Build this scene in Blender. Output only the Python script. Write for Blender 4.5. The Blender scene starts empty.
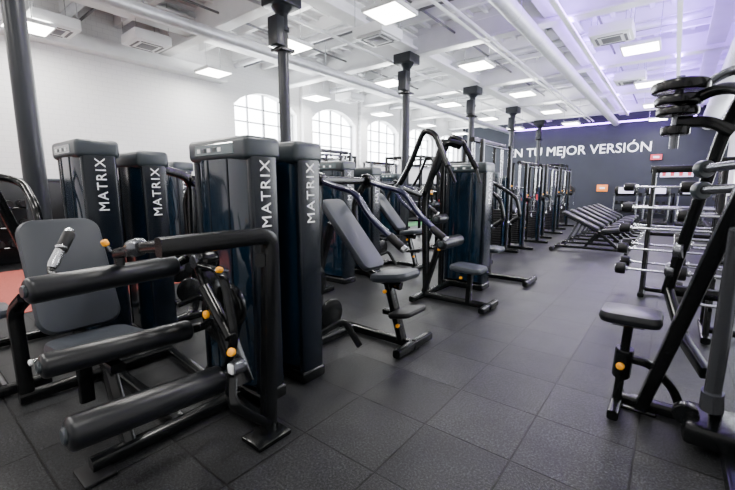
import bpy,bmesh,math,random
from mathutils import Vector,Matrix
random.seed(3)
V=Vector
scn=bpy.context.scene
COL=scn.collection
# ---------------------------------------------------------------- materials
def nodes(name):
    m=bpy.data.materials.new(name); m.use_nodes=True
    nt=m.node_tree; return m,nt,nt.nodes['Principled BSDF']
def mat(name,col,rough=.5,metal=0,coat=0,emit=None,es=0,noise=0,nscale=60,bump=0,bscale=400,spec=None):
    m,nt,p=nodes(name)
    p.inputs['Base Color'].default_value=(*col,1)
    p.inputs['Roughness'].default_value=rough
    p.inputs['Metallic'].default_value=metal
    p.inputs['Coat Weight'].default_value=coat
    p.inputs['Coat Roughness'].default_value=.08
    if spec is not None: p.inputs['Specular IOR Level'].default_value=spec
    if emit: 
        p.inputs['Emission Color'].default_value=(*emit,1); p.inputs['Emission Strength'].default_value=es
    tc=nt.nodes.new('ShaderNodeTexCoord')
    if noise:
        n=nt.nodes.new('ShaderNodeTexNoise'); n.inputs['Scale'].default_value=nscale; n.inputs['Detail'].default_value=4
        nt.links.new(tc.outputs['Object'],n.inputs['Vector'])
        r=nt.nodes.new('ShaderNodeValToRGB')
        r.color_ramp.elements[0].position=.3; r.color_ramp.elements[1].position=.7
        r.color_ramp.elements[0].color=(*[c*(1-noise) for c in col],1)
        r.color_ramp.elements[1].color=(*[min(1,c*(1+noise)) for c in col],1)
        nt.links.new(n.outputs['Fac'],r.inputs['Fac']); nt.links.new(r.outputs['Color'],p.inputs['Base Color'])
    if bump:
        n=nt.nodes.new('ShaderNodeTexNoise'); n.inputs['Scale'].default_value=bscale
        nt.links.new(tc.outputs['Object'],n.inputs['Vector'])
        b=nt.nodes.new('ShaderNodeBump'); b.inputs['Strength'].default_value=bump; b.inputs['Distance'].default_value=.002
        nt.links.new(n.outputs['Fac'],b.inputs['Height']); nt.links.new(b.outputs['Normal'],p.inputs['Normal'])
    return m
M={}
M['frame']=mat('powder_black',(.0025,.003,.0035),.23,0,0,noise=.2,nscale=30,spec=.32)
M['pad']=mat('upholstery_grey',(.026,.031,.040),.42,bump=.3,spec=.32)
M['roller']=mat('roller_vinyl',(.006,.007,.009),.30,bump=.3,spec=.36)
M['shroud']=mat('shroud_blue',(.002,.010,.021),.12,0,.3,noise=.15,nscale=6)
M['side']=mat('side_panel_charcoal',(.0025,.005,.009),.25,0,.08,spec=.32)
M['cap']=mat('tower_cap_grey',(.024,.032,.038),.33)
M['screen']=mat('screen_glass',(.08,.11,.12),.12,0,.5)
M['steel']=mat('brushed_steel',(.60,.61,.63),.25,.9)
M['dsteel']=mat('dark_steel',(.12,.125,.14),.26,.8)
M['yellow']=mat('adjust_yellow',(.95,.38,.0),.35)
M['white']=mat('white_print',(.92,.93,.94),.5)
M['wsign']=mat('sign_letters_white',(.9,.9,.92),.5,emit=(1,1,1),es=1.4)
M['blue']=mat('arm_sheen_ball_indigo',(.010,.010,.040),.20,.3,.4)  # black arms with violet reflections put into the colour; also a ball colour
M['rubber']=mat('rubber_black',(.004,.004,.005),.5,spec=.25)
M['red']=mat('red_plastic',(.6,.03,.04),.5)
M['colpaint']=mat('column_graphite',(.012,.014,.018),.38,noise=.15,nscale=4,spec=.3)
M['ceil']=mat('ceiling_gap_shade',(.58,.58,.60),.85,noise=.05,nscale=2)  # shade of the joist gaps put into the colour, darker than the beams
M['beam']=mat('beam_white',(.76,.77,.78),.7,noise=.05,nscale=3)
M['duct']=mat('duct_galvanised',(.64,.65,.68),.40,.35,noise=.08,nscale=8)
M['ac']=mat('ac_unit_white',(.76,.77,.78),.5)
M['acd']=mat('ac_grille',(.12,.12,.13),.6)
M['winframe']=mat('window_frame_white',(.42,.43,.45),.4)
M['dark']=mat('dado_black',(.008,.009,.011),.35,noise=.2,nscale=5,spec=.3)
M['farwall']=mat('wall_slate',(.036,.040,.050),.8,noise=.06,nscale=2,spec=.2)
M['lamp']=mat('lamp_panel',(1,1,1),.5,emit=(1,.97,.90),es=26)
M['led']=mat('led_violet',(.5,.3,1),.5,emit=(.45,.2,1),es=26)
M['turf']=mat('turf_green',(.03,.16,.05),.9,noise=.4,nscale=40)
M['track']=mat('track_red',(.30,.06,.045),.85,noise=.2,nscale=60)
M['tv']=mat('tv_screen',(.1,.02,.03),.3,emit=(1,.08,.12),es=1.6)
M['tvb']=mat('tv_screen_white',(.5,.5,.6),.3,emit=(.8,.7,1),es=1.4)
M['orange_vinyl']=mat('orange_vinyl_glow',(.7,.2,.03),.4,emit=(1,.25,.02),es=.8)  # glow put into orange vinyl, which is no lamp
def mat_glass():
    m,nt,p=nodes('window_daylight_glass')
    p.inputs['Base Color'].default_value=(.9,.95,1,1)
    p.inputs['Emission Color'].default_value=(.95,.98,1,1); p.inputs['Emission Strength'].default_value=15
    return m
M['glass']=mat_glass()
def mat_brick():
    m,nt,p=nodes('painted_brick_white')
    tc=nt.nodes.new('ShaderNodeTexCoord')
    sep=nt.nodes.new('ShaderNodeSeparateXYZ'); cmb=nt.nodes.new('ShaderNodeCombineXYZ')
    nt.links.new(tc.outputs['Object'],sep.inputs[0])
    nt.links.new(sep.outputs['Y'],cmb.inputs['X']); nt.links.new(sep.outputs['Z'],cmb.inputs['Y'])
    br=nt.nodes.new('ShaderNodeTexBrick'); br.inputs['Scale'].default_value=2.6
    br.inputs['Color1'].default_value=(.74,.74,.74,1); br.inputs['Color2'].default_value=(.72,.72,.73,1); br.inputs['Mortar'].default_value=(.62,.62,.63,1)
    br.inputs['Mortar Size'].default_value=.010
    nt.links.new(cmb.outputs[0],br.inputs['Vector']); nt.links.new(br.outputs['Color'],p.inputs['Base Color'])
    b=nt.nodes.new('ShaderNodeBump'); b.inputs['Strength'].default_value=.15; b.inputs['Distance'].default_value=.008; b.invert=True
    nt.links.new(br.outputs['Fac'],b.inputs['Height']); nt.links.new(b.outputs['Normal'],p.inputs['Normal'])
    p.inputs['Roughness'].default_value=.7
    return m
M['brick']=mat_brick()
def mat_floor():
    m,nt,p=nodes('rubber_tile_floor'); L=nt.links.new
    tc=nt.nodes.new('ShaderNodeTexCoord')
    mp=nt.nodes.new('ShaderNodeMapping'); mp.inputs['Location'].default_value=(.04,.13,0)
    L(tc.outputs['Object'],mp.inputs['Vector'])
    br=nt.nodes.new('ShaderNodeTexBrick'); br.offset=0; br.inputs['Scale'].default_value=1
    br.inputs['Brick Width'].default_value=.5; br.inputs['Row Height'].default_value=.5; br.inputs['Mortar Size'].default_value=.006
    br.inputs['Mortar Smooth'].default_value=.3; br.inputs['Bias'].default_value=0
    br.inputs['Color1'].default_value=(.0075,.008,.0088,1); br.inputs['Color2'].default_value=(.015,.0155,.0165,1); br.inputs['Mortar'].default_value=(.0005,.0005,.0005,1)
    L(mp.outputs[0],br.inputs['Vector'])
    n=nt.nodes.new('ShaderNodeTexNoise'); n.inputs['Scale'].default_value=90; n.inputs['Detail'].default_value=5; n.inputs['Roughness'].default_value=.9
    L(tc.outputs['Object'],n.inputs['Vector'])
    r=nt.nodes.new('ShaderNodeValToRGB'); r.color_ramp.elements[0].position=.49; r.color_ramp.elements[1].position=.63
    r.color_ramp.elements[0].color=(.25,.25,.25,1); r.color_ramp.elements[1].color=(6,6,6.1,1)
    L(n.outputs['Fac'],r.inputs['Fac'])
    n2=nt.nodes.new('ShaderNodeTexNoise'); n2.inputs['Scale'].default_value=2.2; n2.inputs['Detail'].default_value=6; n2.inputs['Roughness'].default_value=.65
    L(tc.outputs['Object'],n2.inputs['Vector'])
    r2=nt.nodes.new('ShaderNodeValToRGB'); r2.color_ramp.elements[0].position=.3; r2.color_ramp.elements[1].position=.75
    r2.color_ramp.elements[0].color=(.55,.55,.55,1); r2.color_ramp.elements[1].color=(1.6,1.6,1.6,1)
    L(n2.outputs['Fac'],r2.inputs['Fac'])
    mx=nt.nodes.new('ShaderNodeMix'); mx.data_type='RGBA'; mx.blend_type='MULTIPLY'; mx.inputs[0].default_value=1
    L(br.outputs['Color'],mx.inputs[6]); L(r.outputs['Color'],mx.inputs[7])
    mx2=nt.nodes.new('ShaderNodeMix'); mx2.data_type='RGBA'; mx2.blend_type='MULTIPLY'; mx2.inputs[0].default_value=1
    L(mx.outputs[2],mx2.inputs[6]); L(r2.outputs['Color'],mx2.inputs[7]); L(mx2.outputs[2],p.inputs['Base Color'])
    p.inputs['Roughness'].default_value=.40; p.inputs['Specular IOR Level'].default_value=.22
    b=nt.nodes.new('ShaderNodeBump'); b.inputs['Strength'].default_value=.6; b.inputs['Distance'].default_value=.004
    ad=nt.nodes.new('ShaderNodeMath'); ad.operation='MULTIPLY_ADD'; ad.inputs[1].default_value=-3
    L(br.outputs['Fac'],ad.inputs[0]); L(n.outputs['Fac'],ad.inputs[2]); L(ad.outputs[0],b.inputs['Height'])
    L(b.outputs['Normal'],p.inputs['Normal'])
    return m
M['floor']=mat_floor()
# ---------------------------------------------------------------- builder
class B:
    def __init__(s): s.bm=bmesh.new(); s.mats=[]
    def mi(s,k):
        if k not in s.mats: s.mats.append(k)
        return s.mats.index(k)
    def add(s,t,k,mtx=None):
        i=s.mi(k)
        if mtx is not None: t.transform(mtx)
        bmesh.ops.recalc_face_normals(t,faces=t.faces)
        for f in t.faces: f.material_index=i; f.smooth=True
        me=bpy.data.meshes.new('t'); t.to_mesh(me); t.free(); s.bm.from_mesh(me); bpy.data.meshes.remove(me)
    def box(s,c,size,k,bev=.008,seg=2,rot=None):
        t=bmesh.new(); bmesh.ops.create_cube(t,size=1)
        bmesh.ops.scale(t,vec=V(size),verts=t.verts)
        if bev>0: bmesh.ops.bevel(t,geom=t.edges[:],offset=min(bev,min(size)*.49),segments=seg,profile=.5,affect='EDGES')
        m=Matrix.Translation(V(c))
        if rot is not None: m=m@(rot if isinstance(rot,Matrix) else Matrix.Rotation(rot,4,'Z'))
        s.add(t,k,m)
    def bx(s,a,b,k,bev=.006,seg=2):
        a=V(a);b=V(b); s.box((a+b)/2,[abs(b[i]-a[i]) for i in range(3)],k,bev,seg)
    def pad(s,p0,p1,width,thick,k,wdir=(0,1,0),bev=None):
        p0=V(p0);p1=V(p1); x=(p1-p0); L=x.length; x.normalize(); y=V(wdir); z=x.cross(y).normalized(); y=z.cross(x)
        m=Matrix((x,y,z)).transposed().to_4x4()
        if bev is None: bev=thick*.42
        t=bmesh.new(); n=6
        r=min(width,L)*.22; pts=[]
        for cx,cy,a0 in ((L/2-r,width/2-r,0),(-L/2+r,width/2-r,90),(-L/2+r,-width/2+r,180),(L/2-r,-width/2+r,270)):
            for j in range(n+1):
                a=math.radians(a0+90*j/n); pts.append((cx+r*math.cos(a),cy+r*math.sin(a)))
        rings=[]
        for (ins,zz) in ((bev*1.0,-thick/2),(bev*.25,-thick/2+bev*.3),(0,-thick/2+bev),(0,thick/2-bev),(bev*.3,thick/2-bev*.25),(bev*1.1,thick/2)):
            rings.append([t.verts.new((px*(1-2*ins/L),py*(1-2*ins/width),zz)) for px,py in pts])
        N=len(pts)
        for a,b in zip(rings,rings[1:]):
            for j in range(N): t.faces.new((a[j],a[(j+1)%N],b[(j+1)%N],b[j]))
        t.faces.new(rings[0]); t.faces.new(rings[-1])
        m.translation=(p0+p1)/2
        s.add(t,k,m)
    def sweep(s,pts,prof,k,fil=.06,cap=True,up=None):
        P=[V(p) for p in pts]
        Q=[P[0]]
        for i in range(1,len(P)-1):
            a=P[i-1]-P[i]; b=P[i+1]-P[i]; d=min(fil,a.length*.45,b.length*.45)
            if d<.003: Q.append(P[i]); continue
            A=P[i]+a.normalized()*d; Bp=P[i]+b.normalized()*d
            for j in range(6):
                u=j/5; Q.append(A*(1-u)**2+P[i]*2*u*(1-u)+Bp*u*u)
        Q.append(P[-1])
        t=bmesh.new(); prev=None; rings=[]
        for i,q in enumerate(Q):
            if i==0: T=(Q[1]-Q[0])
            elif i==len(Q)-1: T=Q[-1]-Q[-2]
            else: T=(Q[i+1]-Q[i]).normalized()+(Q[i]-Q[i-1]).normalized()
            T.normalize()
            if prev is None:
                h=V(up) if up else (V((0,0,1)) if abs(T.z)<.9 else V((0,1,0)))
                side=T.cross(h).normalized()
            else:
                side=prev-T*prev.dot(T); side.normalize()
            prev=side; upv=side.cross(T)
            rings.append([t.verts.new(q+side*x+upv*y) for x,y in prof])
        N=len(prof)
        for a,b in zip(rings,rings[1:]):
            for j in range(N): t.faces.new((a[j],a[(j+1)%N],b[(j+1)%N],b[j]))
        if cap: t.faces.new(rings[0]); t.faces.new(rings[-1])
        s.add(t,k)
    def tube(s,pts,r,k,fil=.08,n=12): s.sweep(pts,[(r*math.cos(2*math.pi*i/n),r*math.sin(2*math.pi*i/n)) for i in range(n)],k,fil)
    def rt(s,pts,w,h,k='frame',fil=.07,up=None):
        c=min(w,h)*.25; a=w/2;b=h/2; q=c*.3
        prof=[(a,b-c),(a-q,b-q),(a-c,b),(-a+c,b),(-a+q,b-q),(-a,b-c),(-a,-b+c),(-a+q,-b+q),(-a+c,-b),(a-c,-b),(a-q,-b+q),(a,-b+c)]
        s.sweep(pts,prof,k,fil,up=up)
    def lathe(s,p0,p1,prof,k,n=24):
        p0=V(p0);p1=V(p1); z=(p1-p0); L=z.length; z.normalize()
        x=z.orthogonal().normalized(); y=z.cross(x); t=bmesh.new(); rings=[]
        for u,r in prof:
            rings.append([t.verts.new(p0+z*(u*L)+x*(r*math.cos(2*math.pi*i/n))+y*(r*math.sin(2*math.pi*i/n))) for i in range(n)])
        for a,b in zip(rings,rings[1:]):
            for j in range(n): t.faces.new((a[j],a[(j+1)%n],b[(j+1)%n],b[j]))
        t.faces.new(rings[0]); t.faces.new(rings[-1]); s.add(t,k)
    def roll(s,p0,p1,r,k='roller',n=24):
        L=(V(p1)-V(p0)).length; e=min(.3,r*.35/L)
        s.lathe(p0,p1,[(0,r*.55),(e*.15,r*.8),(e*.5,r*.94),(e,r),(1-e,r),(1-e*.5,r*.94),(1-e*.15,r*.8),(1,r*.55)],k,n)
        d=(V(p1)-V(p0)).normalized()
        s.lathe(V(p0)-d*.012,V(p0)+d*.01,[(0,r*.4),(.3,r*.5),(1,r*.5)],'cap',n)
        s.lathe(V(p1)-d*.01,V(p1)+d*.012,[(0,r*.5),(.7,r*.5),(1,r*.4)],'cap',n)
    def disc(s,c,ax,r,th,k,n=28):
        c=V(c);ax=V(ax).normalized()*th/2
        s.lathe(c-ax,c+ax,[(0,r*.9),(.12,r*.98),(.3,r),(.7,r),(.88,r*.98),(1,r*.9)],k,n)
    def knob(s,p,d,k='yellow',r=.016,l=.032):
        p=V(p);d=V(d).normalized()
        s.lathe(p-d*.03,p,[(0,r*.5),(1,r*.5)],'dsteel',12)
        s.lathe(p,p+d*l,[(0,r*.7),(.2,r),(.8,r),(1,r*.6)],k,14)
    def text(s,txt,size,k,mtx,ext=.001,align='LEFT',sp=1.08):
        c=bpy.data.curves.new('tx','FONT'); c.body=txt; c.size=size; c.extrude=ext; c.align_x=align; c.resolution_u=3; c.space_character=sp
        o=bpy.data.objects.new('tx',c); COL.objects.link(o); bpy.context.view_layer.update()
        me=bpy.data.meshes.new_from_object(o.evaluated_get(bpy.context.evaluated_depsgraph_get()))
        bpy.data.objects.remove(o); t=bmesh.new(); t.from_mesh(me); bpy.data.meshes.remove(me); s.add(t,k,mtx)
    def done(s,name,origin=(0,0,0),ang=33):
        me=bpy.data.meshes.new(name); s.bm.transform(Matrix.Translation(-V(origin))); s.bm.to_mesh(me); s.bm.free()
        for k in s.mats: me.materials.append(M[k])
        me.set_sharp_from_angle(angle=math.radians(ang))
        o=bpy.data.objects.new(name,me); COL.objects.link(o); o.location=origin; return o
def dup(o,loc,rz=0,sc=1):
    n=bpy.data.objects.new(o.name.split('.')[0],o.data); COL.objects.link(n); n.location=loc; n.rotation_euler=(0,0,math.radians(rz)); n.scale=(sc,)*3; return n
# ---------------------------------------------------------------- weight tower
def tower(b,x1,y0,w=.62,d=.24,face=-1,H=1.70):
    x0=x1-w; y1=y0+d; ym=(y0+y1)/2
    b.bx((x1-.055,y0,.06),(x1,y1,H-.05),'side',.022,4)
    b.bx((x0,y0,.06),(x0+.055,y1,H-.05),'side',.022,4)
    for sgn,kk in ((-1,'shroud'),(1,'shroud')):
        t=bmesh.new(); n=14; rows=[]
        base=y0+.02 if sgn<0 else y1-.02
        for z in (.12,H-.13):
            rows.append([])
            for i in range(n+1):
                u=i/n; x=x0+.05+(w-.10)*u; y=base+sgn*(.045*(1-(2*u-1)**4))
                rows[-1].append(t.verts.new((x,y,z)))
        for i in range(n): t.faces.new((rows[0][i],rows[0][i+1],rows[1][i+1],rows[1][i]))
        b.add(t,kk)
        for u in (.33,.72):
            x=x0+.05+(w-.10)*u; y=base+sgn*(.045*(1-(2*u-1)**4))
            b.bx((x-.006,y-.006,.12),(x+.006,y+.006,H-.13),'side',.003,1)
    b.bx((x0+.04,y0+.02,.10),(x1-.04,y1-.02,H-.14),'rubber',.004,1)
    b.bx((x0-.004,y0-.03,H-.14),(x1+.004,y1+.03,H),'cap',.035,4)
    f=y0-.034 if face<0 else y1+.034
    b.bx((x0+.10,min(f,f-face*.01),H-.105),(x1-.12,max(f,f-face*.01),H-.035),'screen',.004,1)
    for i in range(5):
        xx=x0+.14+i*.06
        b.bx((xx,f+face*.002-.002,H-.085),(xx+.035,f+face*.002+.002,H-.06),'white' if i%2==0 else 'cap',.001,1)
    b.bx((x0-.01,y0-.01,0),(x1+.01,y1+.01,.09),'frame',.02,3)
    m=Matrix.Translation((x1+.0015,ym+.034,H-.55))@Matrix(((0,0,1),(0,-1,0),(1,0,0))).to_4x4()
    b.text('MATRIX',.100,'white',m,sp=1.2)
# ---------------------------------------------------------------- seated leg curl (foreground)
def leg_curl():
    b=B()
    tower(b,-1.95,1.37,w=.66,d=.20,face=-1)
    b.pad((-3.0,.68,1.20),(-2.70,.68,.56),.42,.085,'pad')
    b.rt([(-3.06,.68,1.02),(-2.80,.68,.48),(-2.80,.68,.06)],.06,.08)
    b.pad((-2.72,.68,.50),(-2.22,.68,.56),.42,.085,'pad')
    b.rt([(-2.72,.68,.44),(-2.2,.68,.46)],.07,.05)
    b.rt([(-2.36,.68,.45),(-2.16,.68,.05)],.06,.09)
    b.rt([(-2.13,.50,.045),(-2.13,1.40,.045)],.07,.07)
    b.bx((-2.20,.44,0),(-2.02,.58,.02),'rubber',.008)
    b.rt([(-3.2,.42,.045),(-3.2,1.4,.045)],.07,.07)
    b.rt([(-3.2,.95,.045),(-2.13,.95,.045)],.07,.07)
    b.rt([(-3.2,1.38,.045),(-1.66,1.24,.045)],.07,.06)
    b.rt([(-3.2,.46,.05),(-3.24,.46,.62),(-3.1,.5,.72)],.06,.08)
    b.rt([(-3.2,.66,.3),(-2.8,.68,.3)],.05,.05)
    b.knob((-2.76,.44,.42),(0,-1,0),'white',.018,.02)
    b.tube([(-2.80,.6,.42),(-2.76,.44,.42)],.015,'steel')
    b.rt([(-1.66,.70,1.15),(-1.66,1.27,1.15),(-1.69,1.23,.03)],.065,.085,fil=.07,up=(0,0,1))
    b.box((-1.68,1.21,.015),(.17,.22,.03),'frame',.01)
    b.rt([(-1.66,1.2,1.02),(-1.97,1.42,1.02)],.05,.07)
    b.rt([(-1.68,1.2,.10),(-1.68,1.0,.30),(-1.74,1.05,.40)],.05,.05)
    b.roll((-2.10,.34,.965),(-2.21,1.02,.955),.058)
    b.tube([(-2.21,1.0,.955),(-2.24,1.10,.98),(-2.05,1.12,1.11),(-1.75,1.0,1.15),(-1.66,.95,1.15)],.026,'frame')
    b.rt([(-2.16,.72,1.07),(-1.88,.74,1.13),(-1.68,.74,1.15)],.06,.05)
    b.lathe((-2.0,.72,1.11),(-1.90,.73,1.13),[(0,.03),(.2,.042),(.8,.042),(1,.03)],'dsteel')
    b.knob((-2.12,.66,1.12),(-.2,-.4,1))
    b.rt([(-2.16,.72,1.07),(-2.16,.72,.97)],.05,.04)
    b.tube([(-2.16,.50,.97),(-2.38,.49,.98),(-2.41,.50,1.01)],.016,'frame',fil=.04)
    b.lathe((-2.40,.50,1.0),(-2.50,.62,1.18),[(0,.02),(.1,.026),(.45,.024),(.5,.03),(.55,.022),(.95,.022),(1,.012)],'steel')
    b.lathe((-2.44,.55,1.07),(-2.495,.615,1.165),[(0,.024),(.1,.028),(.9,.028),(1,.02)],'rubber')
    b.rt([(-2.16,1.13,1.02),(-2.06,1.13,.90),(-1.98,1.13,.70),(-1.76,1.13,.33)],.06,.11,fil=.12,up=(0,1,0))
    b.disc((-2.10,1.14,.98),(0,1,0),.075,.10,'frame'); b.disc((-2.10,1.08,.98),(0,1,0),.04,.03,'dsteel')
    b.disc((-1.96,1.20,.72),(0,1,0),.13,.05,'frame'); b.disc((-1.96,1.10,.72),(0,1,0),.05,.05,'cap')
    b.rt([(-2.02,1.07,.97),(-1.80,1.07,.97),(-1.72,1.07,.60),(-1.84,1.07,.42)],.02,.05,fil=.15,up=(0,1,0))
    b.lathe((-1.98,1.06,.86),(-1.74,1.06,.62),[(0,.028),(.02,.034),(.98,.034),(1,.028)],'frame')
    b.knob((-1.79,1.06,.975),(-.1,-.9,.3)); b.knob((-1.92,1.04,.72),(0,-1,0),'yellow',.022,.026); b.knob((-1.70,1.04,.56),(.2,-.8,.5),'yellow',.022,.026)
    b.disc((-1.73,1.08,.46),(0,1,0),.04,.07,'dsteel')
    b.box((-1.73,1.04,.46),(.04,.015,.05),'white',.004)
    b.roll((-2.135,.36,.61),(-2.155,1.05,.575),.058)
    b.rt([(-2.15,1.03,.575),(-2.15,1.13,.575),(-2.0,1.14,.66)],.04,.05)
    b.roll((-1.84,.36,.405),(-1.84,1.05,.37),.074)
    b.tube([(-1.84,1.03,.37),(-1.84,1.12,.37),(-1.78,1.14,.38)],.025,'dsteel')
    b.disc((-2.3,1.3,.55),(0,1,0),.17,.03,'frame'); b.disc((-2.3,1.27,.55),(0,1,0),.06,.04,'dsteel')
    return b.done('leg_curl_machine',(-2.4,1.0,0))
lc=leg_curl()
# ---------------------------------------------------------------- incline press (second machine)
def press():
    b=B()
    tower(b,-1.95,1.74,w=.66,d=.20,face=1)
    b.pad((-2.64,2.75,1.27),(-2.08,2.75,.66),.31,.075,'pad')
    b.rt([(-2.60,2.75,1.10),(-2.16,2.75,.60),(-1.80,2.75,.54)],.06,.07,fil=.1)
    b.pad((-2.05,2.75,.60),(-1.68,2.75,.66),.33,.08,'pad')
    b.rt([(-1.93,2.75,.55),(-1.78,2.75,.06)],.06,.09)
    b.rt([(-1.98,2.75,.28),(-1.72,2.75,.30)],.05,.05)
    b.pad((-1.84,2.75,.30),(-1.62,2.75,.35),.33,.05,'rubber')
    b.rt([(-3.0,2.75,.045),(-1.62,2.75,.045)],.07,.07)
    b.rt([(-1.66,2.48,.045),(-1.66,3.02,.045)],.07,.07)
    b.rt([(-2.98,2.05,.045),(-2.98,3.05,.045)],.07,.07)
    b.rt([(-2.98,2.75,.05),(-2.62,2.75,1.05)],.06,.08)
    b.rt([(-2.35,1.9,.045),(-2.35,2.75,.045)],.07,.07)
    b.rt([(-2.30,2.02,.05),(-2.42,2.35,.05),(-2.46,2.42,1.50),(-2.36,2.05,1.58)],.07,.08,fil=.15)
    b.knob((-1.90,2.66,.50),(.1,-1,0)); b.knob((-1.76,2.66,.22),(.1,-1,0))
    for y,s in ((2.42,-1),(3.10,1)):
        b.disc((-2.46,y,1.46),(0,1,0),.07,.07,'frame')
        b.tube([(-2.46,y,1.46),(-2.25,y,1.40),(-2.02,y+s*.02,1.36),(-1.86,y+s*.02,1.15),(-1.62,y,.98)],.026,'blue',fil=.12)
        b.lathe((-1.70,y,1.03),(-1.57,y,.94),[(0,.028),(.1,.034),(.9,.034),(1,.024)],'rubber')
        b.lathe((-1.571,y,.941),(-1.55,y,.926),[(0,.034),(1,.028)],'steel')
        b.rt([(-2.46,y,1.46),(-2.62,y,1.25),(-2.60,y,.85)],.05,.06)
    b.rt([(-2.46,2.40,1.46),(-2.46,3.12,1.46)],.05,.07)
    b.disc((-2.25,2.12,.62),(1,0,0),.16,.03,'frame'); b.disc((-2.23,2.12,.62),(1,0,0),.05,.05,'dsteel')
    b.disc((-2.02,2.1,.42),(1,0,0),.12,.03,'frame')
    b.rt([(-2.02,1.98,.30),(-1.98,2.2,.35),(-1.90,2.3,.12)],.04,.05)
    return b.done('incline_press_machine',(-2.3,2.4,0))
pr=press()
# ---------------------------------------------------------------- lat pulldown
def pulldown():
    b=B()
    tower(b,-1.93,4.94,w=.58,d=.26,face=-1,H=1.72)
    b.pad((-2.0,4.2,.47),(-1.62,4.2,.45),.32,.07,'pad')
    b.rt([(-1.78,4.2,.43),(-1.80,4.2,.05)],.06,.08)
    b.rt([(-2.45,4.2,.045),(-1.5,4.2,.045)],.07,.07); b.rt([(-1.55,3.98,.045),(-1.55,4.42,.045)],.07,.06)
    b.rt([(-2.4,3.9,.045),(-2.4,5.0,.045)],.07,.07)
    b.rt([(-2.40,4.2,.05),(-2.20,4.2,.70),(-2.10,4.2,.72)],.06,.08)
    b.roll((-2.05,3.95,.75),(-2.05,4.45,.75),.07); b.roll((-2.19,4.08,1.02),(-2.19,4.32,1.02),.055)
    b.rt([(-2.45,4.35,.05),(-2.50,4.35,1.30),(-2.25,4.35,1.95),(-2.1,4.5,1.9)],.07,.09,fil=.2)
    b.rt([(-2.45,4.75,.05),(-2.45,4.75,1.8),(-2.3,4.4,1.95)],.06,.08,fil=.1)
    for y,s in ((3.88,-1),(4.55,1)):
        b.tube([(-2.60,y,1.40),(-2.45,y,1.62),(-2.26,y,2.03),(-2.12,y,1.98),(-1.93,y+s*.05,1.62)],.032,'frame',fil=.1)
        b.tube([(-1.93,y+s*.05,1.62),(-1.86,y,1.45)],.018,'rubber')
        b.rt([(-2.60,y,1.40),(-2.48,4.2,1.30)],.05,.06); b.disc((-2.6,y,1.38),(0,1,0),.06,.06,'cap')
    b.knob((-1.85,4.1,.36),(0,-1,0)); b.knob((-2.15,4.12,.66),(0,-1,0))
    return b.done('pulldown_machine',(-2.2,4.5,0))
pd=pulldown()
# ---------------------------------------------------------------- chest press / seated row
def rowm(tw,name):
    b=B()
    if tw: tower(b,.33,.30,w=.62,d=.24,face=-1,H=1.76)
    b.pad((-.35,-.3,.46),(.0,-.3,.46),.34,.07,'pad'); b.pad((-.42,-.3,1.05),(-.34,-.3,.55),.3,.07,'pad')
    b.rt([(-.2,-.3,.42),(-.2,-.3,.05)],.06,.08); b.rt([(-.7,-.3,.045),(.42,-.3,.045)],.07,.07)
    b.rt([(.42,-.55,.045),(.42,-.05,.045)],.07,.07); b.rt([(-.7,-.6,.045),(-.7,.4,.045)],.07,.07)
    b.rt([(-.66,-.3,.05),(-.48,-.3,.95)],.06,.08)
    b.rt([(-.6,.3,.05),(-.55,-.1,1.45),(-.35,-.3,1.55)],.07,.08,fil=.15)
    for s in (-1,1):
        y=-.3+s*.36
        b.tube([(-.35,-.3,1.53),(-.3,y,1.45),(.05,y,1.25),(.12,y,.95),(0,y,.85)],.028,'frame',fil=.12)
        b.lathe((.11,y,.95),(-.02,y,.85),[(0,.026),(.1,.032),(.9,.032),(1,.024)],'rubber')
        b.lathe((-.025,y,.847),(-.045,y,.832),[(0,.032),(1,.026)],'steel')
    b.knob((-.2,-.36,.34),(0,-1,0))
    return b.done(name,(0,0,0))
cp=rowm(True,'chest_press_machine'); cp.location=(-3.83,.68,0)
rw_=rowm(False,'seated_row_machine'); rw_.location=(-1.95,6.05,0)
# ---------------------------------------------------------------- cable crossover
def cable():
    b=B()
    for x in (-.75,.75):
        for y in (-.16,.16): b.rt([(x,y,.03),(x,y,2.25)],.06,.06)
        b.rt([(x,-.45,.04),(x,.45,.04)],.08,.07)
        for i in range(14): b.bx((x-.10,-.10,.15+i*.055),(x+.10,.10,.198+i*.055),'rubber',.004,1)
        b.tube([(x-.05,0,.1),(x-.05,0,2.2)],.01,'steel'); b.tube([(x+.05,0,.1),(x+.05,0,2.2)],.01,'steel')
        b.bx((x-.13,-.15,.1),(x+.13,-.13,1.6),'shroud',.004,1)
        b.rt([(x,-.2,.1),(x,-.2,2.2)],.05,.03,'dsteel')
        b.box((x,-.25,1.3),(.07,.1,.12),'frame',.015); b.disc((x,-.32,1.3),(1,0,0),.045,.02,'cap'); b.knob((x,-.22,1.42),(0,-1,0))
        b.tube([(x,-.33,1.26),(x,-.36,.95)],.004,'dsteel'); b.tube([(x-.06,-.36,.88),(x,-.36,.96),(x+.06,-.36,.88)],.006,'steel',.01); b.tube([(x-.06,-.36,.87),(x+.06,-.36,.87)],.016,'rubber')
    b.rt([(-.82,0,2.25),(.82,0,2.25)],.10,.08); b.tube([(-.6,-.1,2.18),(-.25,-.3,2.12),(.25,-.3,2.12),(.6,-.1,2.18)],.016,'dsteel')
    return b.done('cable_crossover_machine')
cc=cable(); cc.location=(-2.95,7.6,0); cc.rotation_euler=(0,0,math.radians(90))
for x,y,r,s in ((-2.75,9.6,90,.86),(-2.9,11.9,90,.88),(-3.1,14.6,90,.9),(-6.6,6.7,90,1),(-8.4,11.4,90,1),(-6.7,16.2,90,1)): dup(cc,(x,y,0),r,s)
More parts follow.
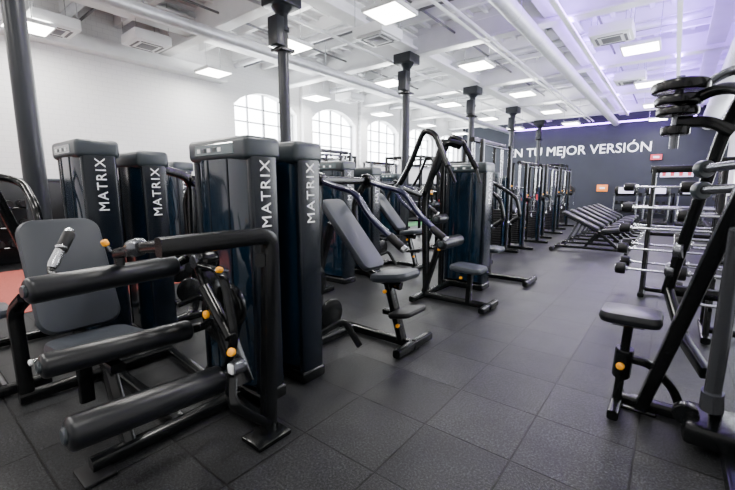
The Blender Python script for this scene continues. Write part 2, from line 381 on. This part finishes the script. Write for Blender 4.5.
# ---------------------------------------------------------------- power rack
def rack():
    b=B()
    for x in (-.6,.6):
        for y in (-.6,.6): b.rt([(x,y,.0),(x,y,2.3)],.075,.075)
        b.rt([(x,-.75,.04),(x,.75,.04)],.075,.07); b.rt([(x,-.6,2.27),(x,.6,2.27)],.07,.07)
        b.box((x,-.66,1.2),(.08,.08,.14),'yellow',.01); b.rt([(x,-.6,.8),(x,.6,.8)],.05,.06,'dsteel')
        for i,(z) in enumerate((.5,.9,1.3)):
            s=1 if x>0 else -1; b.tube([(x,.6,z),(x+s*.25,.6,z)],.024,'steel')
            for j in range(2): b.disc((x+s*(.08+j*.06),.6,z),(1,0,0),.22-.04*i,.045,('rubber','red','rubber')[i])
    for y in (-.6,.6): b.rt([(-.6,y,2.27),(.6,y,2.27)],.07,.07)
    b.tube([(-.6,-.4,2.2),(.6,-.4,2.2)],.018,'steel')
    b.tube([(-1.1,-.7,1.24),(1.1,-.7,1.24)],.014,'steel')
    for s in (-1,1):
        for j in range(2): b.disc((s*(.78+j*.06),-.7,1.24),(1,0,0),.225,.05,'rubber')
    return b.done('power_rack')
rk=rack(); rk.location=(-6.4,10.4,0)
for x,y,r in ((-8.1,5.7,90),(-8.1,8.3,90),(-8.1,14.2,90),(-6.5,13.5,0),(-4.2,17.4,90)): dup(rk,(x,y,0),r)
# ---------------------------------------------------------------- adjustable bench
def bench():
    b=B()
    b.pad((-.62,0,.86),(.10,0,.50),.28,.075,'roller',); b.pad((.14,0,.47),(.50,0,.53),.28,.075,'roller')
    b.rt([(-.58,0,.79),(.12,0,.44),(.48,0,.46)],.05,.05)
    b.rt([(-.75,0,.09),(.62,0,.09)],.07,.06); b.rt([(-.75,-.28,.04),(-.75,.28,.04)],.06,.06); b.rt([(.62,-.22,.04),(.62,.22,.04)],.06,.06)
    b.rt([(.5,0,.09),(.1,0,.44)],.05,.07); b.rt([(-.55,0,.1),(-.3,0,.66)],.04,.05,'dsteel'); b.rt([(-.15,0,.1),(.05,0,.42)],.04,.05)
    b.disc((-.75,.31,.05),(0,1,0),.05,.03,'rubber'); b.disc((-.75,-.31,.05),(0,1,0),.05,.03,'rubber')
    b.tube([(.62,0,.09),(.75,0,.2),(.75,.1,.2)],.014,'steel',.03)
    return b.done('adjustable_bench')
bn=bench(); bn.location=(-1.28,9.45,0)
for i in range(1,7): dup(bn,(-1.28,9.45+.78*i,0),0)
# ---------------------------------------------------------------- barbell rack
def barrack():
    b=B()
    for x in (-.32,.32):
        b.rt([(x,-.32,.04),(x,.32,.04)],.07,.06)
        b.rt([(x,-.22,.05),(x,-.04,1.62)],.05,.07); b.rt([(x,.22,.05),(x,.04,1.62)],.05,.07)
    b.rt([(-.36,0,1.62),(.36,0,1.62)],.06,.09); b.rt([(-.32,0,.06),(.32,0,.06)],.06,.06); b.rt([(-.32,0,.8),(.32,0,.8)],.04,.05)
    for i in range(5):
        z=.36+i*.26; r=.074-.005*i
        for s in (-1,1):
            y=s*(.30-.035*i)
            b.tube([(-.60,y,z),(.60,y,z)],.015,'steel')
            for x in (-.32,.32): b.rt([(x,y*.6,z-.03),(x,y+s*.035,z-.03)],.03,.03); 
            for e in (-1,1):
                b.disc((e*.56,y,z),(1,0,0),r,.11,'rubber'); b.disc((e*.617,y,z),(1,0,0),r*.62,.012,'steel'); b.disc((e*.49,y,z),(1,0,0),.03,.02,'steel')
    return b.done('barbell_rack')
br=barrack(); br.location=(.10,6.2,0)
dup(br,(.66,4.75,0),0)
def dbrack():
    b=B()
    for x in (-1.0,1.0):
        b.rt([(x,-.35,.04),(x,.3,.04)],.07,.06); b.rt([(x,.25,.05),(x,.0,1.15)],.06,.08)
    for i in range(3):
        z=.35+i*.34; y=.0+.06*i
        b.box((0,y-.08,z),(2.05,.24,.03),'frame',.01,1)
        for j in range(10):
            x=-.9+j*.2
            b.tube([(x,y-.22,z+.08),(x,y+.06,z+.08)],.014,'steel')
            for e in (-.21,.05): b.disc((x,y+e,z+.08),(0,1,0),.065,.09,'rubber',12)
    return b.done('dumbbell_rack')
db=dbrack(); db.location=(-9.1,.9,0); db.rotation_euler=(0,0,math.radians(90))
for x,y,r in ((-9.1,3.3,90),(-1.0,19.6,0),(.95,13.0,-90),(.95,10.4,-90)): dup(db,(x,y,0),r)
def tread():
    b=B()
    b.bx((-.4,-.9,.03),(.4,.8,.2),'frame',.03); b.bx((-.27,-.85,.2),(.27,.6,.215),'rubber',.004)
    for x in (-.35,.35):
        for y in (-.8,.7): b.disc((x,y,.02),(0,0,1),.03,.04,'rubber',12)
    for s in (-1,1):
        b.rt([(s*.38,.62,.15),(s*.38,.72,1.15),(s*.36,.35,1.1)],.06,.09,'dsteel',fil=.08)
    b.box((0,.72,1.25),(.78,.12,.34),'frame',.03); b.box((0,.655,1.27),(.5,.012,.24),'tvb',.003)
    return b.done('treadmill')
tr=tread(); tr.location=(-1.5,17.7,0)
for x in (-.5,.5): dup(tr,(x,17.7,0),0)
def balls():
    b=B()
    for y in (-.5,.5): b.rt([(0,y,0),(0,y,1.9)],.05,.05)
    for k in range(5):
        z=.3+k*.38; b.rt([(-.0,-.5,z),(.0,.5,z)],.28,.03)
        for j in range(4):
            c=V((0,-.37+j*.245,z+.125)); n=7; r=.11
            b.lathe(c-V((0,0,r)),c+V((0,0,r)),[(.5-.5*math.cos(math.pi*q/n),max(.004,r*math.sin(math.pi*q/n))) for q in range(n+1)],random.choice(['rubber','rubber','yellow','cap','blue']),14)
    return b.done('medicine_ball_rack')
mb=balls(); mb.location=(-9.25,7.0,0); dup(mb,(-9.25,12.9,0),0)
# ---------------------------------------------------------------- more strength machines (rows)
dup(pr,(-3.85,2.06,0)); dup(cp,(-3.95,3.75,0)); dup(pr,(-3.95,5.35,0)); dup(pd,(-4.1,7.9,0)); dup(cp,(-3.9,9.6,0)); dup(pr,(-3.85,11.4,0))
dup(cp,(-5.95,2.4,0)); dup(cp,(-6.05,4.1,0)); dup(cp,(-6.2,8.45,0))
# ---------------------------------------------------------------- right foreground plate-loaded machine
def plate_machine():
    b=B()
    b.rt([(-.04,2.83,.04),(.22,2.38,1.30),(.40,2.08,2.15)],.07,.10,fil=.05)
    b.rt([(.80,2.83,.04),(.70,2.38,1.30),(.55,2.08,2.15)],.07,.10,fil=.05)
    b.rt([(.36,2.08,2.15),(.6,2.08,2.15)],.07,.09)
    b.rt([(-.10,2.87,.04),(.95,2.87,.04)],.08,.07); b.box((-.06,2.87,.012),(.2,.16,.024),'frame',.01)
    b.rt([(.35,2.87,.04),(.35,1.9,.04)],.08,.07)
    b.rt([(.02,3.22,.70),(.10,3.1,1.2),(.20,2.98,1.78),(.32,2.8,2.1)],.065,.085,fil=.2)
    b.rt([(.62,3.22,.70),(.58,3.1,1.2),(.52,2.98,1.78),(.45,2.8,2.1)],.065,.085,fil=.2)
    b.rt([(.02,3.22,.72),(.62,3.22,.72)],.06,.07)
    b.rt([(.02,3.22,.74),(.12,2.9,.50),(.22,2.62,.42)],.05,.07)
    b.tube([(.235,2.28,1.22),(.245,2.5,.38)],.035,'dsteel'); b.lathe((.245,2.5,.38),(.25,2.52,.28),[(0,.045),(1,.05)],'dsteel')
    b.tube([(.33,2.3,1.75),(.30,2.7,.9)],.03,'dsteel')
    b.box((.28,2.66,.11),(.26,.32,.12),'frame',.03); b.disc((.16,2.62,.17),(0,1,0),.06,.06,'frame')
    b.rt([(.30,2.87,.05),(.28,2.6,.26),(.25,2.5,.34)],.06,.06)
    b.tube([(-.03,2.9,1.62),(-.03,2.9,2.02)],.022,'dsteel')
    for z,r,t in ((1.96,.135,.06),(1.885,.115,.05),(1.825,.10,.045),(1.72,.07,.05)): b.disc((-.03,2.9,z),(0,0,1),r,t,'frame')
    b.disc((-.03,2.9,1.995),(0,0,1),.06,.02,'dsteel')
    b.rt([(-.03,2.9,1.77),(.12,2.92,1.76),(.22,2.95,1.70)],.05,.06,fil=.05)
    b.tube([(-.03,2.9,1.84),(.12,2.84,1.92),(.22,2.7,1.88),(.3,2.5,1.72)],.03,'frame',fil=.12)
    b.tube([(.05,3.0,1.95),(.20,3.05,2.06),(.34,2.95,2.0),(.42,2.7,1.9)],.026,'dsteel',fil=.12)
    for zz in (1.50,1.38):
        b.tube([(.10,2.95,zz),(.32,2.6,zz+.02)],.025,'dsteel'); b.disc((.12,2.92,zz),(.22,-.35,0),.05,.05,'cap')
    for x,y,z in ((.06,3.12,1.0),(.03,3.18,.86)): b.disc((x,y,z),(1,-.3,0),.05,.05,'dsteel')
    b.pad((-.29,2.70,.645),(.02,2.70,.645),.27,.075,'roller')
    b.box((-.14,2.7,.60),(.16,.16,.015),'frame',.004,1)
    b.rt([(-.14,2.72,.60),(-.16,2.79,.24),(-.17,2.80,.03)],.05,.06,fil=.03)
    b.lathe((-.15,2.75,.42),(-.16,2.79,.22),[(0,.045),(.05,.05),(.95,.05),(1,.045)],'frame')
    b.knob((-.16,2.73,.31),(-.2,-1,0),'yellow',.022,.03)
    b.rt([(-.17,2.80,.34),(-.02,2.82,.33),(.10,2.85,.20),(.16,2.87,.05)],.05,.05,fil=.05)
    b.rt([(-.17,2.60,.035),(-.17,2.95,.035)],.06,.06)
    b.rt([(-.17,2.87,.04),(0,2.87,.04)],.06,.06)
    for i in range(3): b.disc((.90+.055*i,2.6,.75),(1,0,0),.21,.045,'rubber')
    b.tube([(.66,2.6,.75),(1.07,2.6,.75)],.024,'steel')
    return b.done('plate_loaded_row_machine',(.3,2.8,0))
pm=plate_machine()
# ---------------------------------------------------------------- room
XL,XR,YB,YF,ZC=-9.5,1.45,-3.2,20.2,4.95
b=B(); b.bx((XL-.4,YB-.2,-.2),(XR+.4,YF+.2,0),'floor',0); fl=b.done('floor')
b=B(); b.bx((-8.6,-2,.001),(-5.6,3.0,.008),'track',0); b.done('trim_track_strip')
b=B(); b.bx((-8.1,3.1,.001),(-7.3,17.0,.010),'turf',0); b.done('trim_turf_strip')
b=B(); b.bx((XL-.4,YB-.2,ZC),(XR+.4,YF+.2,ZC+.2),'ceil',0); b.done('ceiling')
b=B(); b.bx((XL-.4,YF,0),(XR+.4,YF+.2,ZC),'farwall',0); b.done('wall_far')
b=B(); b.bx((XL-.4,YB-.2,0),(XR+.4,YB,ZC),'brick',0); b.done('wall_back')
b=B(); m=Matrix.Translation((-.88,YF-.012,2.88))@Matrix.Rotation(math.radians(90),4,'X')
b.text('EN TU MEJOR VERSIÓN',.57,'wsign',m,.01,'RIGHT',1.0); b.done('wall_lettering_sign')
b=B(); zs,zspring,ztop=2.35,3.62,ZC
def slab(b,poly,k,x0=XL-.35,x1=XL):
    t=bmesh.new(); vs=[t.verts.new((x1,y,z)) for y,z in poly]; f=t.faces.new(vs)
    r=bmesh.ops.extrude_face_region(t,geom=[f]); bmesh.ops.translate(t,vec=(x0-x1,0,0),verts=[v for v in r['geom'] if isinstance(v,bmesh.types.BMVert)])
    b.add(t,k)
wins=[]; P=2.86; WW=2.2; y=6.25
while y+WW<YF-.2: wins.append((y,y+WW)); y+=P
cur=YB
for (a,c) in wins:
    slab(b,[(cur,0),(a,0),(a,ztop),(cur,ztop)],'brick')
    slab(b,[(a,0),(c,0),(c,zs),(a,zs)],'brick')
    arch=[]; n=12; hgt=.42
    for i in range(n+1):
        u=i/n; arch.append((a+(c-a)*u,zspring+hgt*math.sin(math.pi*u)**.7 if 0<u<1 else zspring))
    slab(b,[(c,ztop),(a,ztop)]+arch,'brick')
    cur=c
slab(b,[(cur,0),(YF,0),(YF,ztop),(cur,ztop)],'brick')
wl=b.done('wall_left')
b=B(); b.bx((XL,YB,0),(XL+.03,YF,1.5),'dark',.004); b.bx((XL,YB,1.5),(XL+.05,YF,1.56),'cap',.004); b.done('trim_dado_left')
for i,(a,c) in enumerate(wins):
    b=B(); b.bx((XL-.30,a-.05,zs-.05),(XL-.27,c+.05,zspring+.5),'glass',0)
    nn=4
    for j in range(nn+1):
        yy=a+(c-a)*j/nn; w=.035 if j in (0,2,4) else .02
        b.bx((XL-.26,yy-w,zs),(XL-.20,yy+w,zspring+.42),'winframe',.004,1)
    for zz in (zs+.03,zs+.45,zs+.88,zspring):
        b.bx((XL-.26,a,zz-.02),(XL-.20,c,zz+.02),'winframe',.004,1)
    b.bx((XL-.26,a-.02,zs-.04),(XL+.06,c+.02,zs),'winframe',.006,1)
    b.done('window_%d'%(i+1))
    L=bpy.data.lights.new('daylight','AREA'); L.shape='RECTANGLE'; L.size=1.3; L.size_y=c-a-.2; L.energy=150; L.color=(.94,.97,1)
    o=bpy.data.objects.new('daylight_window',L); COL.objects.link(o); o.location=(XL-.15,(a+c)/2,3.0); o.rotation_euler=(0,math.radians(-90),0)
b=B()
for (a,c) in wins: b.bx((XL,c+.13,1.56),(XL+.16,c+.53,ZC),'brick',.01,1)
b.bx((XL,YB,4.05),(XL+.3,5.9,4.30),'beam',.01); b.done('trim_pilasters_left')
b=B(); rw=[(5.2,8.2),(9.6,12.6),(14.0,17.0)]; cur=YB
for a,c in rw:
    slab(b,[(cur,0),(a,0),(a,ztop),(cur,ztop)],'brick',XR+.3,XR); slab(b,[(a,0),(c,0),(c,1.0),(a,1.0)],'brick',XR+.3,XR); slab(b,[(a,3.3),(c,3.3),(c,ztop),(a,ztop)],'brick',XR+.3,XR); cur=c
slab(b,[(cur,0),(YF,0),(YF,ztop),(cur,ztop)],'brick',XR+.3,XR); b.done('wall_right')
for i,(a,c) in enumerate(rw):
    b=B(); b.bx((XR+.25,a-.05,.95),(XR+.28,c+.05,3.35),'glass',0)
    for j in range(4): 
        yy=a+(c-a)*j/3; b.bx((XR+.17,yy-.03,1),(XR+.24,yy+.03,3.3),'winframe',.004,1)
    for zz in (1.03,2.2,3.27): b.bx((XR+.17,a,zz-.03),(XR+.24,c,zz+.03),'winframe',.004,1)
    b.done('window_%d'%(i+1+len(wins)))
# ceiling structure
b=B()
y=YB+.3
while y<YF: b.bx((XL,y-.05,ZC-.26),(XR,y+.05,ZC),'beam',.006,1); y+=.92
x=XL+.25
while x<XR: b.bx((x-.04,YB,ZC-.07),(x+.04,YF,ZC),'beam',.004,1); x+=.33
b.done('trim_ceiling_joists')
b=B()
for x in (-8.0,-5.0,-2.0,.4): 
    b.bx((x-.16,YB,ZC-.5),(x+.16,YF,ZC-.44),'beam',.006,1); b.bx((x-.03,YB,ZC-.44),(x+.03,YF,ZC-.2),'beam',.004,1); b.bx((x-.14,YB,ZC-.24),(x+.14,YF,ZC-.2),'beam',.004,1)
for y in (1.0,4.4,8.0,11.6,15.2,18.8):
    b.bx((XL,y-.13,ZC-.62),(XR,y+.13,ZC-.57),'beam',.01,1); b.bx((XL,y-.03,ZC-.58),(XR,y+.03,ZC-.2),'beam',.01,1)
for yy in (2.6,6.3,9.9,13.4):
    b.tube([(XL+.1,yy,4.58),(XR-.1,yy,4.58)],.07,'duct',n=16)
    b.tube([(XL+.1,yy+.25,4.6),(XR-.1,yy+.25,4.6)],.025,'acd')
for xx in (-3.95,-1.45,-7.0): b.tube([(xx,YB+.1,4.62),(xx,YF-.1,4.62)],.022,'acd')
b.done('trim_ceiling_beams')
def column():
    b=B(); b.lathe((0,0,0),(0,0,4.33),[(0,.15),(.012,.15),(.014,.10),(.87,.085),(.872,.11),(.885,.11),(.887,.09),(.93,.09),(.95,.16),(1,.17)],'colpaint',24)
    b.bx((-.22,-.22,4.12),(.22,.22,4.33),'colpaint',.02)
    b.box((0,-.12,3.75),(.22,.16,.42),'colpaint',.02); b.box((0,.0,3.5),(.27,.27,.05),'frame',.01)
    return b.done('column')
co=column(); co.location=(-5.0,1.0,0)
for y in (4.2,7.75,11.4,15.1,18.8): dup(co,(-5,y,0))
def duct(name,x,z,r,y0,y1):
    b=B(); b.tube([(x,y0,z),(x,y1,z)],r,'duct',n=24); yy=y0+.6
    while yy<y1: b.disc((x,yy,z),(0,1,0),r*1.035,.05,'duct'); yy+=1.3
    for yy in (y0+2,y0+6,y0+10): 
        if yy<y1: b.tube([(x,yy,z+r),(x,yy,ZC-.15)],.012,'steel')
    return b.done(name)
duct('ventilation_duct',-2.25,4.12,.13,YB+.1,YF-.1)
duct('ventilation_duct',.80,3.83,.26,2.5,YF-.1)
duct('ventilation_duct',-6.7,4.1,.10,YB+.1,YF-.1)
b=B()
for x in (-3.1,-3.25,-7.4,-5.45): b.tube([(x,YB+.1,4.28),(x,YF-.1,4.28)],.028,'beam')
b.done('sprinkler_pipe')
def ac():
    b=B(); b.box((0,0,0),(.95,.95,.26),'ac',.03); b.box((0,0,-.14),(.8,.8,.03),'ac',.01); b.box((0,0,-.158),(.42,.42,.01),'acd',.004)
    for i in range(4):
        a=math.radians(90*i); b.box((.32*math.cos(a),.32*math.sin(a),-.158),(.06,.55,.01),'acd',.003,1,a)
    for x in (-.42,.42):
        for y in (-.42,.42): b.tube([(x,y,.1),(x,y,1.1)],.01,'steel')
    return b.done('ceiling_ac_unit')
a0=ac(); a0.location=(-8.3,3.6,4.2); a0.scale=(.7,.7,.7)
for x,y in ((-8.6,2.2),(-4.5,6.0),(-1.15,8.6),(-4.3,3.1),(-8.2,9.5),(-1.15,12.3)): dup(a0,(x,y,4.15),0,.7)
b=B(); b.box((0,0,0),(.62,.62,.06),'ac',.008); b.box((0,0,-.031),(.56,.56,.006),'lamp',.001,1)
for x in (-.28,.28): b.tube([(x,0,0),(x,0,.9)],.006,'steel')
lp=b.done('ceiling_lamp'); first=True
for x in (-.75,-3.6,-5.85,-8.5):
    for k in range(-2,5):
        y=5.1+3.25*k+(.9 if x==-.75 else 0)
        if first: lp.location=(x,y,4.0); first=False
        else: dup(lp,(x,y,4.0))
        L=bpy.data.lights.new('panel_light','AREA'); L.shape='SQUARE'; L.size=.56; L.energy=66; L.color=(1,.975,.93)
        o=bpy.data.objects.new('panel_light',L); COL.objects.link(o); o.location=(x,y,3.955)
        L=bpy.data.lights.new('added_ceiling_fill','AREA'); L.shape='SQUARE'; L.size=.5; L.energy=21 if x<-1 else 5; L.color=(1,.985,.95)  # fill light added above each panel to brighten the ceiling
        o=bpy.data.objects.new('added_ceiling_fill',L); COL.objects.link(o); o.location=(x,y,4.045); o.rotation_euler=(math.radians(180),0,0)
for i,(x,y0,y1) in enumerate(((-1.75,5.5,19),(1.25,3.0,19),(-.2,7,19))):
    b=B(); b.bx((x-.03,y0,4.26),(x+.03,y1,4.30),'led',.004,1); b.bx((x-.04,y0,4.22),(x+.04,y1,4.26),'beam',.004,1); b.done('led_batten')
    L=bpy.data.lights.new('violet_wash','AREA'); L.shape='RECTANGLE'; L.size=.12; L.size_y=y1-y0; L.energy=(230,300,330)[i]; L.color=(.30,.12,1)
    o=bpy.data.objects.new('violet_wash',L); COL.objects.link(o); o.location=(x,(y0+y1)/2,4.315); o.rotation_euler=(math.radians(180),0,0)
b=B(); b.bx((-6.5,YF-.35,4.1),(.4,YF-.29,4.15),'led',.004,1); b.done('led_batten')
L=bpy.data.lights.new('violet_wall_wash','AREA'); L.shape='RECTANGLE'; L.size=6.8; L.size_y=.1; L.energy=12; L.color=(.35,.22,1)
o=bpy.data.objects.new('violet_wall_wash',L); COL.objects.link(o); o.location=(-3.0,YF-.4,4.08); o.rotation_euler=(math.radians(40),0,0)
b=B(); b.box((0,0,0),(.42,.06,.26),'frame',.01); b.box((0,-.033,0),(.38,.006,.22),'tv',.001,1); b.box((0,-.038,0),(.2,.004,.08),'tvb',.001,1)
tv=b.done('wall_television'); tv.location=(-.72,YF-.06,2.62)
b=B(); b.box((0,0,0),(1.1,.06,.34),'frame',.01); b.box((0,-.033,0),(1.06,.006,.3),'tvb',.001,1)
for i in range(4): b.box((-.4+.27*i,-.038,0),(.12,.004,.22),'tv',.001,1)
s=b.done('illuminated_sign'); s.location=(.0,YF-.06,1.95)
b=B(); b.box((0,0,0),(.42,.05,.3),'orange_vinyl',.01); b.box((0,-.03,0),(.2,.01,.08),'white',.002,1); s=b.done('orange_vinyl_panel'); s.location=(-2.55,YF-.03,1.35)  # added wall panel standing in for orange vinyl on a machine
# ---------------------------------------------------------------- world & camera
w=bpy.data.worlds.new('world'); scn.world=w; w.use_nodes=True
w.node_tree.nodes['Background'].inputs[0].default_value=(.85,.92,1,1); w.node_tree.nodes['Background'].inputs[1].default_value=1.2
psi=math.radians(38.3); th=math.radians(8.57)
R=V((math.cos(psi),math.sin(psi),0)); F=V((-math.sin(psi)*math.cos(th),math.cos(psi)*math.cos(th),-math.sin(th))); U=R.cross(F)
cam=bpy.data.cameras.new('camera'); o=bpy.data.objects.new('camera',cam); COL.objects.link(o)
m=Matrix((R,U,-F)).transposed().to_4x4(); m.translation=V((0,0,1.4)); o.matrix_world=m; cam.lens=385/735*36; cam.sensor_width=36; cam.clip_start=.05
scn.camera=o
